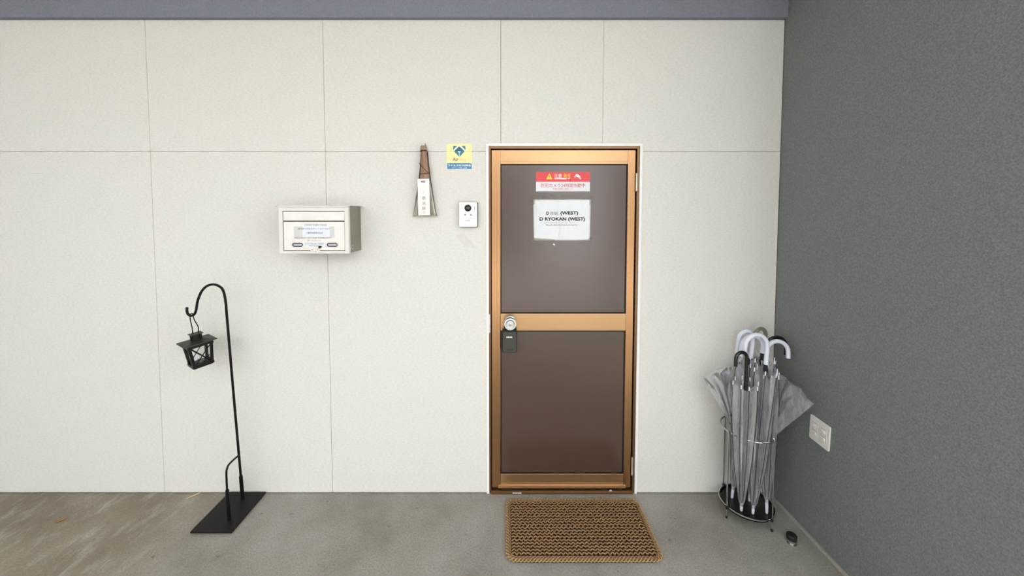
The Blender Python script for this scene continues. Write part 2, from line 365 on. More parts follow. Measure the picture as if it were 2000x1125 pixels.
sp_(MB().prism([(0.257, 1.665), (0.322, 1.664), (0.322, 1.669), (0.300, 1.6705), (0.262, 1.6695)], y1, 0.0192).prism([(0.328, 1.6655), (0.343, 1.668), (0.341, 1.6705), (0.328, 1.6695)], y1, 0.0192), 'worn_patch', white_ink)
sp_(MB().prism([(0.2595, 1.651), (0.2605, 1.651), (0.2605, 1.664), (0.2595, 1.664)], y1, 0.0192), 'scratch', mat('scratch_dark_red', (120, 34, 36), 0.6))
sp_(MB().prism([(0.3405, 1.651), (0.3425, 1.651), (0.343, 1.669), (0.3405, 1.669)], y1, 0.0192), 'scratch', mat('scratch_dark_red', (120, 34, 36), 0.6))
cm = sp_(MB().prism([(0.3655, 1.6815), (0.3875, 1.6705), (0.3935, 1.6790), (0.3735, 1.6925)], y1, 0.0192), 'camera_pictogram', white_ink)
sp_(MB().prism([(0.3890, 1.6655), (0.3945, 1.6625), (0.3955, 1.6765), (0.3905, 1.6700)], y2, y1), 'camera_bracket', white_ink, cm)
sp_(MB().prism([(0.3600, 1.6760), (0.3655, 1.6725), (0.3685, 1.6775), (0.3630, 1.6805)], y2, y1), 'camera_lens_hood', white_ink, cm)
lettering('防犯カメラ24時間作動中', 0.3035, 1.632, 0.228, 0.0215, y1, redink, st, sp_.o, 0.0)
lettering('不審者は警察に通報します', 0.3035, 1.6135, 0.108, 0.0075, y1, redink, st, sp_.o)

nt_ = thing('door_notice', 'laminated white paper notice lettered D RYOKAN taped to the door', 'notice', (0.2985, 0.02, 1.345)); np_ = P(nt_)
def wrinkled(x0, x1, z0, z1, y, nx, nz, amp, seed, corners):
    random.seed(seed); ph = [(random.uniform(0, 6), random.uniform(8, 45), random.uniform(8, 45), random.uniform(0.3, 1)) for _ in range(7)]
    vs = []; fs = []
    for j in range(nz + 1):
        for i in range(nx + 1):
            u, v = i / nx, j / nz
            a = [corners[0][k] * (1 - u) * (1 - v) + corners[1][k] * u * (1 - v) + corners[2][k] * u * v + corners[3][k] * (1 - u) * v for k in (0, 1)]
            d = sum(p[3] * sin(p[0] + p[1] * u * 0.5 + p[2] * v * 0.5) for p in ph) * amp / 3
            d += amp * 2.2 * math.exp(-((u - 0.47 - 0.03 * sin(5 * v)) / 0.03) ** 2)
            e = min(u, 1 - u, v, 1 - v); d *= min(1, e * 10 + 0.15)
            vs.append((a[0], y - abs(d), a[1]))
    for j in range(nz):
        for i in range(nx):
            q = j * (nx + 1) + i; fs.append((q, q + 1, q + nx + 2, q + nx + 1))
    return MB().add(vs, fs)
lam = mat('laminated_paper', (216, 218, 221), 0.22, var=0.015, scale=40, coat=0.4)
sheet = np_(wrinkled(0, 0, 0, 0, 0.0192, 44, 32, 0.0007, 5, [(0.154, 1.346), (0.446, 1.346), (0.449, 1.560), (0.1495, 1.562)]), 'paper_sheet', lam, smooth=True)
so = sheet.modifiers.new('thick', 'SOLIDIFY'); so.thickness = 0.0006; so.offset = 0
yt = 0.0167
grey_ink = mat('ink_grey', (150, 150, 154), 0.6)
lettering('D', 0.225, 1.488, 0.0135, 0.0165, yt, ink, nt_, np_.o, 0.03)
lettering('旅館', 0.257, 1.488, 0.041, 0.018, yt, grey_ink, nt_, np_.o)
lettering('(WEST)', 0.337, 1.487, 0.092, 0.0225, yt, ink, nt_, np_.o, 0.032)
lettering('D RYOKAN (WEST)', 0.301, 1.456, 0.236, 0.0225, yt, ink, nt_, np_.o, 0.034)
lettering('当館をご利用のお客様はこちらからお入りください', 0.294, 1.4385, 0.185, 0.006, yt, mat('ink_faint', (205, 205, 208), 0.6), nt_, np_.o)
lettering('Please be adjusted if you see the missing item.', 0.299, 1.4265, 0.164, 0.0062, yt, ink, nt_, np_.o, 0.008)
tape = clear('clear_tape', (0.94, 0.92, 0.89, 1), (0.7, 0.64, 0.58, 1), 0.07, 0.2)
for q in ([(0.135, 1.556), (0.455, 1.560), (0.457, 1.579), (0.140, 1.581)], [(0.136, 1.53), (0.158, 1.535), (0.158, 1.575), (0.137, 1.572)], [(0.122, 1.318), (0.262, 1.322), (0.262, 1.353), (0.124, 1.362)], [(0.39, 1.320), (0.456, 1.324), (0.458, 1.362), (0.445, 1.362), (0.43, 1.35), (0.39, 1.35)], [(0.441, 1.53), (0.459, 1.53), (0.458, 1.578), (0.441, 1.577)]):
    np_(MB().prism(q, 0.0180, 0.0185), 'tape_strip', tape)
np_(MB().prism([(0.252, 1.327), (0.262, 1.320), (0.265, 1.323), (0.256, 1.331)], 0.0172, 0.0179), 'tape_bubble', white_ink)

# ------------------------------------------------------------------ air purifier sticker on the wall
ai = thing('wall_sticker', 'square yellow and blue sticker with diamond logo on the wall beside the door', 'sticker', (-0.23, 0, 1.712)); ap = P(ai)
syel = mat('sticker_yellow', (243, 235, 168), 0.45, var=0.03); sblu = mat('sticker_blue', (74, 134, 176), 0.45, var=0.05); dblu = mat('logo_blue', (44, 104, 146), 0.45); tealb = mat('logo_teal', (58, 130, 150), 0.45)
ap(MB().prism(rrect(-0.295, -0.165, 1.712, 1.842, 0.008), -0.0006, 0), 'backing', mat('sticker_backing', (228, 232, 236), 0.45))
ap(MB().prism(rrect(-0.2945, -0.1655, 1.7435, 1.8415, 0.0075), -0.0012, -0.0006), 'yellow_field', syel)
ap(MB().prism(rrect(-0.2925, -0.1665, 1.7135, 1.7435, 0.006), -0.0012, -0.0006), 'blue_field', sblu)
cx, yb_ = -0.2295, -0.0018
lg = ap(MB().prism([(cx - 0.0275, 1.8035), (cx, 1.8035), (cx, 1.8295)], yb_, -0.0012).prism([(cx, 1.8035), (cx + 0.0275, 1.8035), (cx, 1.8295)], yb_, -0.0012), 'logo_diamond', dblu)
ap(MB().prism([(cx - 0.026, 1.8025), (cx - 0.001, 1.7765), (cx - 0.001, 1.797), (cx - 0.007, 1.8025)], yb_, -0.0012).prism([(cx + 0.026, 1.8025), (cx + 0.007, 1.8025), (cx + 0.001, 1.797), (cx + 0.001, 1.7765)], yb_, -0.0012), 'logo_diamond', tealb)
ap(MB().prism([(cx - 0.031, 1.811), (cx - 0.011, 1.8305), (cx - 0.031, 1.8305)], yb_, -0.0012), 'logo_corner', tealb)
ap(MB().prism([(cx + 0.031, 1.811), (cx + 0.031, 1.8305), (cx + 0.011, 1.8305)], yb_, -0.0012), 'logo_corner', tealb)
ap(MB().prism([(cx - 0.031, 1.808), (cx - 0.028, 1.8055), (cx - 0.002, 1.8305), (cx - 0.0085, 1.8305)], yb_, -0.0012).prism([(cx + 0.031, 1.808), (cx + 0.0085, 1.8305), (cx + 0.002, 1.8305), (cx + 0.028, 1.8055)], yb_, -0.0012), 'logo_stripe', white_ink)
ap(MB().prism([(cx - 0.0085, 1.8045), (cx - 0.004, 1.799), (cx - 0.001, 1.797), (cx - 0.001, 1.777), (cx + 0.001, 1.777), (cx + 0.001, 1.797), (cx + 0.004, 1.799), (cx + 0.0085, 1.8045)], yb_ - 0.0005, -0.0012), 'logo_stem', white_ink)
lettering('Air', -0.2495, 1.7635, 0.030, 0.0185, -0.0016, mat('ink_brown', (120, 110, 92), 0.6), ai, ap.o, 0.012)
lettering('dog', -0.2115, 1.7605, 0.036, 0.021, -0.0016, mat('ink_pale', (222, 208, 152), 0.6), ai, ap.o)
lettering('ウイルス99.9%除去', -0.2295, 1.7325, 0.118, 0.0115, -0.0016, white_ink, ai, ap.o, 0.02)
lettering('エアドッグ導入店舗', -0.2295, 1.7195, 0.077, 0.0072, -0.0016, white_ink, ai, ap.o, 0.01)
ap(MB().box(-0.2945, -0.1655, -0.0014, -0.0011, 1.8024, 1.8032), 'crease', mat('crease_line', (150, 146, 106), 0.6))

# ------------------------------------------------------------------ intercom
ic = thing('video_intercom', 'white video doorbell with round camera lens on the wall beside the door', 'intercom', (-0.1825, 0, 1.417)); ip = P(ic)
icw = mat('intercom_white', (244, 244, 242), 0.35, var=0.01); dk = mat('intercom_dark', (66, 66, 66), 0.5); glassblk = mat('lens_black', (10, 10, 12), 0.06, spec=0.9)
ip(MB().prism(rrect(-0.2290, -0.1345, 1.4165, 1.5445, 0.006), -0.019, 0.0), 'back_case', dk, bevel=0.001)
fp = ip(MB().prism(rrect(-0.2300, -0.1375, 1.4185, 1.5445, 0.006), -0.026, -0.017), 'face_plate', icw, bevel=0.0018)
ML = Matrix.Translation((-0.1845, -0.026, 1.5145)) @ Matrix.Rotation(pi / 2, 4, 'X')
ip(MB().lathe([(0.0172, -0.001), (0.0172, 0.002), (0.0155, 0.003), (0.0145, 0.001)], 28, ML), 'lens_ring', dk, smooth=True)
le = ip(MB().lathe([(0.0145, 0.0005), (0.013, 0.003), (0.009, 0.0055), (0.003, 0.0068)], 28, ML), 'lens', glassblk, smooth=True)
ip(MB().prism([(-0.2035, 1.4765), (-0.1935, 1.4765), (-0.1935, 1.4835), (-0.2035, 1.4835)], -0.0266, -0.0258), 'indicator', grey_ink)
ip(MB().prism([(-0.1735, 1.4765), (-0.1635, 1.4765), (-0.1635, 1.4835), (-0.1735, 1.4835)], -0.0266, -0.0258), 'indicator', grey_ink)
for k in range(6):
    ip(MB().box(-0.1975 + k * 0.0055, -0.1962 + k * 0.0055, -0.0263, -0.0259, 1.452, 1.471), 'speaker_slot', mat('slot_grey', (205, 206, 208), 0.6))
ip(MB().box(-0.1965, -0.1715, -0.0264, -0.0259, 1.4495, 1.4515), 'speaker_slot', grey_ink)
bt_ = ip(MB().prism(rrect(-0.2070, -0.1605, 1.4285, 1.4445, 0.002), -0.0270, -0.0258), 'call_button', icw, bevel=0.0004)
ip(MB().prism(rrect(-0.2080, -0.1595, 1.4275, 1.4455, 0.0025), -0.0262, -0.0258), 'button_rim', mat('slot_grey', (205, 206, 208), 0.6))
ip(MB().box(-0.1518, -0.1500, -0.0264, -0.0259, 1.505, 1.524), 'microphone_slot', dk)

# ------------------------------------------------------------------ straw charm in clear wrap
ch = thing('straw_charm', 'bundle of dried straw in clear wrap with white paper strip hung on the wall', 'charm', (-0.403, 0, 1.474)); cp_ = P(ch)
straw = mat('dried_straw', (176, 136, 108), 0.75, var=0.25, scale=90, stretch=(1, 1, 0.1)); twine = mat('twine_brown', (112, 78, 56), 0.85, var=0.2, scale=200)
random.seed(3)
for k in range(15):
    a = (k - 7) / 7.0; yy = -0.012 - 0.012 * (1 - a * a) + random.uniform(-0.002, 0.002)
    xt = -0.408 + a * 0.012; xm = -0.4055 + a * 0.021; xb = -0.403 + a * 0.034
    cp_(MB().tube([(xt, yy, 1.828 + random.uniform(-0.003, 0.003)), (xt, yy, 1.79), (xm, yy - 0.002, 1.69), (xb, yy, 1.56 + random.uniform(-0.02, 0.02))], [0.0030, 0.0030, 0.0036, 0.0028], 6), 'straw', straw, smooth=True)
def loop(z, rx, ry, cy, tilt, r, m, name, cx=-0.408):
    cp_(MB().tube([(cx + rx * cos(q), cy + ry * sin(q), z + tilt * cos(q)) for q in [2 * pi * i / 24 for i in range(24)]], r, 6, closed=True), name, m, smooth=True)
loop(1.8025, 0.0175, 0.0135, -0.018, 0.001, 0.0016, rub, 'black_band')
cp_(MB().lathe([(0.0125, 0), (0.0165, 0.003), (0.0165, 0.013), (0.0145, 0.0225), (0.006, 0.0245)], 14, Matrix.Translation((-0.408, -0.018, 1.8045))), 'straw_head', mat('straw_head', (156, 132, 112), 0.8, var=0.25, scale=120), smooth=True)
loop(1.688, 0.0250, 0.015, -0.018, 0.002, 0.0022, twine, 'twine', -0.4055)
cp_(MB().tube([(-0.431, -0.022, 1.742), (-0.418, -0.0335, 1.726), (-0.400, -0.034, 1.708), (-0.384, -0.024, 1.693)], 0.0019, 6), 'twine', twine, smooth=True)
cp_(MB().tube([(-0.3965, 0.0, 1.826), (-0.3965, -0.016, 1.828), (-0.3985, -0.021, 1.833), (-0.3995, -0.021, 1.840)], 0.0014, 6), 'hook_nail', rub, smooth=True)
leafp = mat('pale_leaf', (228, 224, 212), 0.6, var=0.06, scale=60, stretch=(1, 1, 0.1)); leafg = mat('dry_leaf_olive', (168, 156, 128), 0.7, var=0.15, scale=60, stretch=(1, 1, 0.1))
def blade(x0, z0, x1, z1, w, y, m):
    n = 8; vs = []; fs = []
    dx, dz = x1 - x0, z1 - z0; L = math.hypot(dx, dz); nx, nz = dz / L, -dx / L
    for i in range(n + 1):
        t_ = i / n; ww = w * (0.25 + 0.75 * t_)
        for s_ in (-1, 0, 1):
            vs.append((x0 + dx * t_ + nx * ww * s_ * 0.5, y - (0.005 if s_ == 0 else 0) - 0.003 * sin(3 * t_), z0 + dz * t_ + nz * ww * s_ * 0.5))
    for i in range(n):
        for s_ in (0, 1): fs.append((i * 3 + s_, i * 3 + s_ + 1, i * 3 + s_ + 4, i * 3 + s_ + 3))
    o = cp_(MB().add(vs, fs), 'leaf_blade', m, smooth=True); so_ = o.modifiers.new('thick', 'SOLIDIFY'); so_.thickness = 0.0006
for a_ in ((-0.419, 1.70, -0.447, 1.479, 0.026, -0.012, leafp), (-0.389, 1.70, -0.357, 1.479, 0.026, -0.012, leafp), (-0.421, 1.66, -0.437, 1.481, 0.02, -0.019, leafg), (-0.384, 1.66, -0.369, 1.481, 0.02, -0.019, leafg), (-0.404, 1.66, -0.403, 1.480, 0.05, -0.022, leafp)):
    blade(*a_)
strip = cp_(MB().prism([(-0.4325, 1.4775), (-0.3725, 1.4795), (-0.3765, 1.661), (-0.4345, 1.6605)], -0.0445, -0.0438), 'paper_strip', mat('paper_strip', (246, 244, 238), 0.6, var=0.015))
ys = -0.0450
yl = mat('fine_gold_line', (222, 208, 170), 0.6)
cp_(MB().box(-0.4205, -0.4196, -0.0448, -0.0444, 1.487, 1.655).box(-0.3880, -0.3871, -0.0448, -0.0444, 1.487, 1.655), 'border_line', yl, strip)
cp_(MB().prism(circ(-0.4125, 1.6465, 0.0052, 14), ys, -0.0444), 'crest', mat('crest_red', (196, 92, 96), 0.6), strip)
cp_(MB().prism(circ(-0.4015, 1.6465, 0.0055, 14), ys, -0.0444), 'crest', mat('crest_dark', (84, 72, 80), 0.6), strip)
cp_(MB().prism(circ(-0.4015, 1.6465, 0.0026, 10), ys - 0.0003, -0.0444), 'crest', mat('crest_pale', (210, 200, 204), 0.6), strip)
for s_, z_, h_, m_ in (('八', 1.618, 0.012, mat('ink_faint_brown', (196, 182, 160), 0.6)), ('ヶ', 1.594, 0.010, mat('ink_faint_brown', (196, 182, 160), 0.6)), ('京', 1.5645, 0.018, ink), ('治', 1.539, 0.019, mat('ink_soft', (110, 108, 108), 0.6)), ('餅', 1.513, 0.019, mat('ink_soft', (110, 108, 108), 0.6))):
    lettering(s_, -0.404, z_, 0.018 if h_ > 0.015 else 0.012, h_, ys, m_, strip, cp_.o)
cp_(MB().prism(circ(-0.4025, 1.4925, 0.0085, 12), -0.0447, -0.0444), 'seal', mat('seal_pink', (238, 208, 204), 0.6), strip)
wrap_m = clear('clear_wrap', (0.97, 0.97, 0.96, 1), (0.55, 0.53, 0.49, 1), 0.05, 0.15)
vs = []; fs = []; prof = [(1.80, 0.018, 0.017), (1.74, 0.022, 0.019), (1.66, 0.030, 0.021), (1.58, 0.042, 0.021), (1.50, 0.056, 0.017), (1.476, 0.0625, 0.009)]
n = 28
for i, (z, rx, ry) in enumerate(prof):
    for k in range(n):
        q = 2 * pi * k / n; wv = 1 + 0.05 * sin(5 * q + i)
        vs.append((-0.4045 + 0.0025 * (i / 5) + rx * cos(q) * wv, -0.0205 + ry * sin(q) * (1 + 0.06 * sin(7 * q)), z + (0.004 * sin(3 * q) if i == 5 else 0)))
for i in range(len(prof) - 1):
    for k in range(n): fs.append((i * n + k, i * n + (k + 1) % n, (i + 1) * n + (k + 1) % n, (i + 1) * n + k))
cp_(MB().add(vs, fs), 'clear_wrap', wrap_m, smooth=True)
cp_(MB().prism([(-0.466, 1.472), (-0.339, 1.474), (-0.342, 1.4795), (-0.462, 1.478)], -0.021, -0.019), 'wrap_hem', mat('wrap_hem', (176, 166, 146), 0.5, var=0.1))

# ------------------------------------------------------------------ mailbox
mbx = thing('mailbox', 'wall mounted stainless mailbox with pill shaped windows and a name sticker', 'mailbox', (-0.9, 0, 1.298)); mp_ = P(mbx)
brush_bright = mat('mailbox_steel_bright', (222, 219, 214), 0.45, metal=0.25, var=0.03, scale=18, stretch=(1, 1, 1)); brush_dim = mat('mailbox_steel_dim', (150, 146, 134), 0.38, metal=0.9, var=0.06, scale=20)  # one steel: bright reflection put into front and flap colours, dimmer into side
flap_m = mat('mailbox_flap', (232, 227, 221), 0.45, metal=0.2, var=0.04, scale=14)
X0, X1, Z0, Z1, YB, YFt = -1.067, -0.737, 1.298, 1.522, -0.002, -0.160
mp_(MB().box(X0 + 0.001, X1 - 0.001, YFt + 0.014, YB, Z0 + 0.001, Z1 - 0.001), 'body', brush_dim, bevel=0.001)
fr = MB().box(X0, X0 + 0.0185, YFt, YFt + 0.02, Z0, Z1).box(X1 - 0.0185, X1, YFt, YFt + 0.02, Z0, Z1).box(X0 + 0.0185, X1 - 0.0185, YFt, YFt + 0.02, Z1 - 0.022, Z1).box(X0 + 0.0185, X1 - 0.0185, YFt, YFt + 0.02, Z0, Z0 + 0.0125)
mp_(fr, 'front_frame', brush_bright, bevel=0.0008)
fa, fb = X0 + 0.0205, X1 - 0.0205
mp_(MB().box(fa, fb, YFt + 0.004, YFt + 0.008, 1.4545, Z1 - 0.0245), 'letter_flap', flap_m, bevel=0.0008)
slot_dark = mat('slot_dark', (28, 22, 20), 0.8)
mp_(MB().box(fa - 0.0018, fb + 0.0018, YFt + 0.0092, YFt + 0.0145, Z0 + 0.0128, Z1 - 0.0224), 'letter_slot', slot_dark)
dr = mp_(MB().box(fa + 0.001, fb, YFt + 0.002, YFt + 0.008, Z0 + 0.0148, 1.4490), 'door', flap_m, bevel=0.0012)
yd = YFt + 0.002
for xa_ in (-1.006, -0.842):
    cx_ = xa_ + 0.026
    mp_(MB().prism(rrect(cx_ - 0.0325, cx_ + 0.0325, 1.3245, 1.3545, 0.0145), yd - 0.0012, yd + 0.001), 'window_rim', brush_bright, dr, bevel=0.0006)
    wn = mp_(MB().prism(rrect(cx_ - 0.0255, cx_ + 0.0255, 1.3300, 1.3490, 0.0090), yd - 0.0016, yd + 0.001), 'peep_window', mat('window_dark', (46, 46, 54), 0.2, spec=0.7), dr)
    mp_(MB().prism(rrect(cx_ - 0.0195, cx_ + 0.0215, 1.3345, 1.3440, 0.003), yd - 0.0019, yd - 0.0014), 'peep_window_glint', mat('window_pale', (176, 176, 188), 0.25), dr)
mp_(MB().box(-0.926, -0.872, yd - 0.0020, yd, 1.3330, 1.3346), 'thumb_latch', rub, dr)
mp_(MB().prism([(-0.880, 1.3220), (-0.870, 1.3240), (-0.866, 1.3335), (-0.880, 1.3335)], yd - 0.0045, yd), 'thumb_latch', rub, dr)
hs = mp_(MB().prism([(-0.912, 1.3035), (-0.880, 1.3035), (-0.872, 1.314), (-0.876, 1.3215), (-0.916, 1.3215), (-0.920, 1.314)], yd - 0.0045, yd - 0.0005), 'hasp', brush_bright, dr, bevel=0.0006)
for sx_, sz_ in ((-0.909, 1.3175), (-0.884, 1.3175), (-0.8935, 1.3070)):
    mp_(MB().lathe([(0.0019, 0), (0.0017, 0.0008)], 10, Matrix.Translation((sx_, yd - 0.0044, sz_)) @ Matrix.Rotation(pi / 2, 4, 'X')), 'rivet', dk, dr, smooth=True)
lid = MB().box(X0 - 0.012, X1 + 0.010, YFt - 0.006, YB, Z1, Z1 + 0.0035).box(X0 - 0.002, X1 - 0.004, YFt - 0.006, YFt - 0.004, Z1 - 0.004, Z1)
mp_(lid, 'lid', brush_bright, bevel=0.0008)
mp_(MB().tube([(X0 - 0.010, YFt - 0.004, Z1 + 0.001), (X0 - 0.010, YB - 0.002, Z1 + 0.001)], 0.003, 8), 'lid_roll', brush_dim, smooth=True)
mp_(MB().box(X1 - 0.0005, X1 + 0.0012, -0.119, -0.112, 1.318, 1.330), 'side_slot', slot_dark)
mp_(MB().box(X1 - 0.0008, X1 + 0.0006, -0.122, -0.109, 1.315, 1.333), 'side_slot_rim', brush_bright)
ls = mat('label_grey', (206, 207, 204), 0.45, var=0.02); ls2 = mat('label_blue_white', (226, 229, 236), 0.4, var=0.015); blu = mat('ink_slate', (126, 135, 148), 0.6); blu2 = mat('ink_slate_dark', (96, 106, 114), 0.6); blv = mat('ink_violet', (134, 143, 184), 0.6)
ya_ = yd - 0.0005
mp_(MB().box(-0.9965, -0.8045, ya_, yd, 1.3745, 1.4265), 'name_sticker', ls, dr)
mp_(MB().box(-0.955, -0.826, ya_ - 0.0004, ya_, 1.3765, 1.4345), 'name_sticker', ls2, dr)
yL = ya_ - 0.0007
lettering('CHAN YUEN YANG', -0.8925, 1.4335, 0.105, 0.0078, yL, blu, dr, mp_.o, 0.006)
lettering('東京都大田区中央1-17-10 D WEST', -0.9005, 1.4160, 0.152, 0.0085, yL, blu, dr, mp_.o, 0.008)
lettering('三電気通信株式会社', -0.8985, 1.3965, 0.082, 0.0090, yL, blu2, dr, mp_.o, 0.008)
lettering('PRESIDENT CHIYODA COMMUNITY', -0.9055, 1.3720, 0.176, 0.0075, ya_ - 0.0005, blu, dr, mp_.o)
lettering('ルームサイド', -0.9015, 1.3600, 0.064, 0.0072, ya_ - 0.0005, blu, dr, mp_.o)
mp_(MB().box(-0.948, -0.850, ya_, yd, 1.3365, 1.3525), 'name_sticker', ls2, dr)
lettering('D RYOKAN WEST', -0.8995, 1.3445, 0.090, 0.0085, ya_ - 0.0004, blv, dr, mp_.o, 0.004)

# ------------------------------------------------------------------ hook stand and lantern
iron = mat('black_iron', (13, 12, 13), 0.5, var=0.15, scale=120, bump=0.1, spec=0.2); iron_plate = mat('black_plate', (20, 19, 20), 0.55, var=0.35, scale=220, bump=0.15, spec=0.25)
hk = thing('shepherd_hook_stand', 'tall black iron hook stand on a flat rectangular base plate', 'stand', (-1.362, -0.13, 0)); hp = P(hk)
hp(MB().box(-1.4595, -1.2655, -0.258, -0.005, 0.004, 0.012), 'base_plate', iron_plate, bevel=0.002)
for fx in (-1.44, -1.285):
    for fy in (-0.235, -0.03): hp(MB().lathe([(0.009, 0), (0.009, 0.0045)], 12, Matrix.Translation((fx, fy, 0))), 'rubber_foot', rub, smooth=True)
pole = [(-1.359, -0.048, 0.012), (-1.354, -0.072, 0.255), (-1.3475, -0.105, 0.6), (-1.3385, -0.143, 0.985), (-1.337, -0.150, 1.063), (-1.347, -0.151, 1.120), (-1.369, -0.152, 1.143), (-1.397, -0.152, 1.1485), (-1.424, -0.152, 1.140), (-1.448, -0.152, 1.117), (-1.464, -0.152, 1.085), (-1.472, -0.152, 1.060), (-1.479, -0.152, 1.024), (-1.488, -0.152, 1.005), (-1.504, -0.152, 0.997), (-1.518, -0.152, 1.005), (-1.523, -0.152, 1.020), (-1.522, -0.152, 1.038)]
hp(MB().tube(smooth_path(pole, 5), 0.0056, 12), 'pole', iron, smooth=True)
hp(MB().tube([(-1.359, -0.048, 0.010), (-1.3565, -0.0605, 0.135)], 0.0085, 12), 'sleeve', iron, smooth=True)
br = [(-1.327, -0.188, 0.012), (-1.327, -0.195, 0.14), (-1.326, -0.198, 0.245), (-1.3265, -0.192, 0.268), (-1.333, -0.170, 0.274), (-1.344, -0.120, 0.266), (-1.352, -0.080, 0.258), (-1.3545, -0.070, 0.262), (-1.354, -0.073, 0.28)]
hp(MB().tube(smooth_path(br, 5), 0.0046, 10), 'brace', iron, smooth=True)
hp(MB().tube([(-1.327, -0.188, 0.010), (-1.327, -0.1955, 0.165)], 0.0075, 12), 'sleeve', iron, smooth=True)

ln = thing('hanging_lantern', 'small black metal lantern with crossed bars hanging tilted from the hook', 'lantern', (-1.478, -0.152, 0.742)); lp = P(ln)
lm = mat('lantern_black', (11, 10, 10), 0.45, var=0.2, scale=80, spec=0.25); roofm = mat('lantern_roof', (52, 48, 40), 0.5, metal=0.3, var=0.25, scale=50)
lg_m = clear('lantern_glass', (0.95, 0.95, 0.95, 1), (0.8, 0.8, 0.8, 1), 0.012, 0.02, 0.9)
axis = Vector((-1.478, 1.80, -0.62)).normalized()
ML = Matrix.Translation((-1.486, -0.152, 0.912)) @ Matrix.Rotation(radians(-6.5), 4, axis) @ Matrix.Rotation(radians(52), 4, 'Z') @ Matrix.Diagonal((0.76, 0.76, 1, 1))
def L(mb, name, m, parent=None, **kw): return lp(mb.xform(ML), name, m, parent, **kw)
# local: z=0 at neck top, body below
rt, rb, zt, zb = 0.0665, 0.0530, -0.040, -0.150
def taper(z): t_ = (zt - z) / (zt - zb); return rt + (rb - rt) * (t_ ** 0.75)
def quadring(a, z): return [(-a, -a, z), (a, -a, z), (a, a, z), (-a, a, z)]
rf = MB(); q = quadring(0.085, -0.041) + quadring(0.084, -0.038) + quadring(0.026, -0.029)
rf.add(q, [(3, 2, 1, 0)] + [(i, (i + 1) % 4, 4 + (i + 1) % 4, 4 + i) for i in range(4)] + [(4 + i, 4 + (i + 1) % 4, 8 + (i + 1) % 4, 8 + i) for i in range(4)] + [(8, 9, 10, 11)])
L(rf, 'roof', roofm)
nk = L(MB().lathe([(0.031, -0.031), (0.031, -0.003), (0.020, -0.002)], 20), 'neck', lm, smooth=True)
for k in range(10):
    for zz in (-0.010, -0.018):
        q_ = 2 * pi * k / 10; L(MB().lathe([(0.0023, 0), (0.0020, 0.0008)], 8, Matrix.Rotation(q_, 4, 'Z') @ Matrix.Translation((0, -0.0232, zz)) @ Matrix.Rotation(pi / 2, 4, 'X')), 'vent_hole', mat('vent_pale', (170, 168, 160), 0.6), nk)
L(MB().box(-0.033, 0.033, -0.033, 0.033, -0.003, 0.0), 'neck_cap', roofm, bevel=0.0008)
for sx_ in (-1, 1):
    for sy_ in (-1, 1):
        po = []
        for i in range(7):
            z = zt + (zb - zt) * i / 6; a = taper(z) - 0.007; po.append((sx_ * a, sy_ * a, z))
        mb = MB()
        for i in range(6):
            (xa, ya2, za), (xb2, yb2, zb2) = po[i], po[i + 1]; h_ = 0.0075
            mb.add([(xa - h_, ya2 - h_, za), (xa + h_, ya2 - h_, za), (xa + h_, ya2 + h_, za), (xa - h_, ya2 + h_, za), (xb2 - h_, yb2 - h_, zb2), (xb2 + h_, yb2 - h_, zb2), (xb2 + h_, yb2 + h_, zb2), (xb2 - h_, yb2 + h_, zb2)],
                   [(0, 1, 5, 4), (1, 2, 6, 5), (2, 3, 7, 6), (3, 0, 4, 7)] + ([(3, 2, 1, 0)] if i == 0 else []) + ([(4, 5, 6, 7)] if i == 5 else []))
        L(mb, 'corner_post', lm)
L(MB().box(-0.0665, 0.0665, -0.0665, 0.0665, -0.0575, -0.040), 'top_band', lm, bevel=0.001)
L(MB().box(-0.056, 0.056, -0.056, 0.056, -0.156, -0.1435).box(-0.050, 0.050, -0.050, 0.050, -0.160, -0.156), 'base', lm, bevel=0.001)
for k in range(4):
    R4 = Matrix.Rotation(k * pi / 2, 4, 'Z')
    aT, aB = taper(-0.058) - 0.003, taper(-0.143) - 0.003
    gmb = MB().add([(-aT + 0.008, -aT + 0.004, -0.056), (aT - 0.008, -aT + 0.004, -0.056), (aB - 0.008, -aB + 0.004, -0.144), (-aB + 0.008, -aB + 0.004, -0.144)], [(0, 1, 2, 3)]).xform(R4)
    gp = L(gmb, 'glass_pane', lg_m)
    L(MB().tube([(-aT + 0.010, -aT, -0.058), (aB - 0.010, -aB, -0.143)], 0.0029, 6).xform(R4), 'cross_bar', lm, gp)
    L(MB().tube([(aT - 0.010, -aT - 0.002, -0.058), (-aB + 0.010, -aB - 0.002, -0.143)], 0.0029, 6).xform(R4), 'cross_bar', lm, gp)
L(MB().lathe([(0.019, -0.1435), (0.020, -0.132), (0.018, -0.131), (0.017, -0.136)], 20), 'candle_cup', mat('cup_tin', (150, 148, 140), 0.35, metal=0.8), smooth=True)
nt0 = ML @ Vector((-0.0, 0, 0.0))
hA = ML @ Vector((-0.012, 0.012, -0.001)); hB = ML @ Vector((0.010, -0.012, -0.001))
tp = Vector((-1.5005, -0.152, 1.0065))
lo_ = [hA, hA + Vector((-0.001, 0, 0.030)), Vector((tp.x - 0.012, tp.y + 0.004, tp.z - 0.026)), Vector((tp.x - 0.007, tp.y + 0.001, tp.z - 0.004)), tp + Vector((0, 0, 0.003)), Vector((tp.x + 0.007, tp.y - 0.001, tp.z - 0.004)), Vector((tp.x + 0.014, tp.y - 0.004, tp.z - 0.026)), hB + Vector((0.002, 0, 0.030)), hB]
lp(MB().tube(smooth_path([tuple(v) for v in lo_], 6), 0.0022, 8), 'handle', lm, smooth=True)

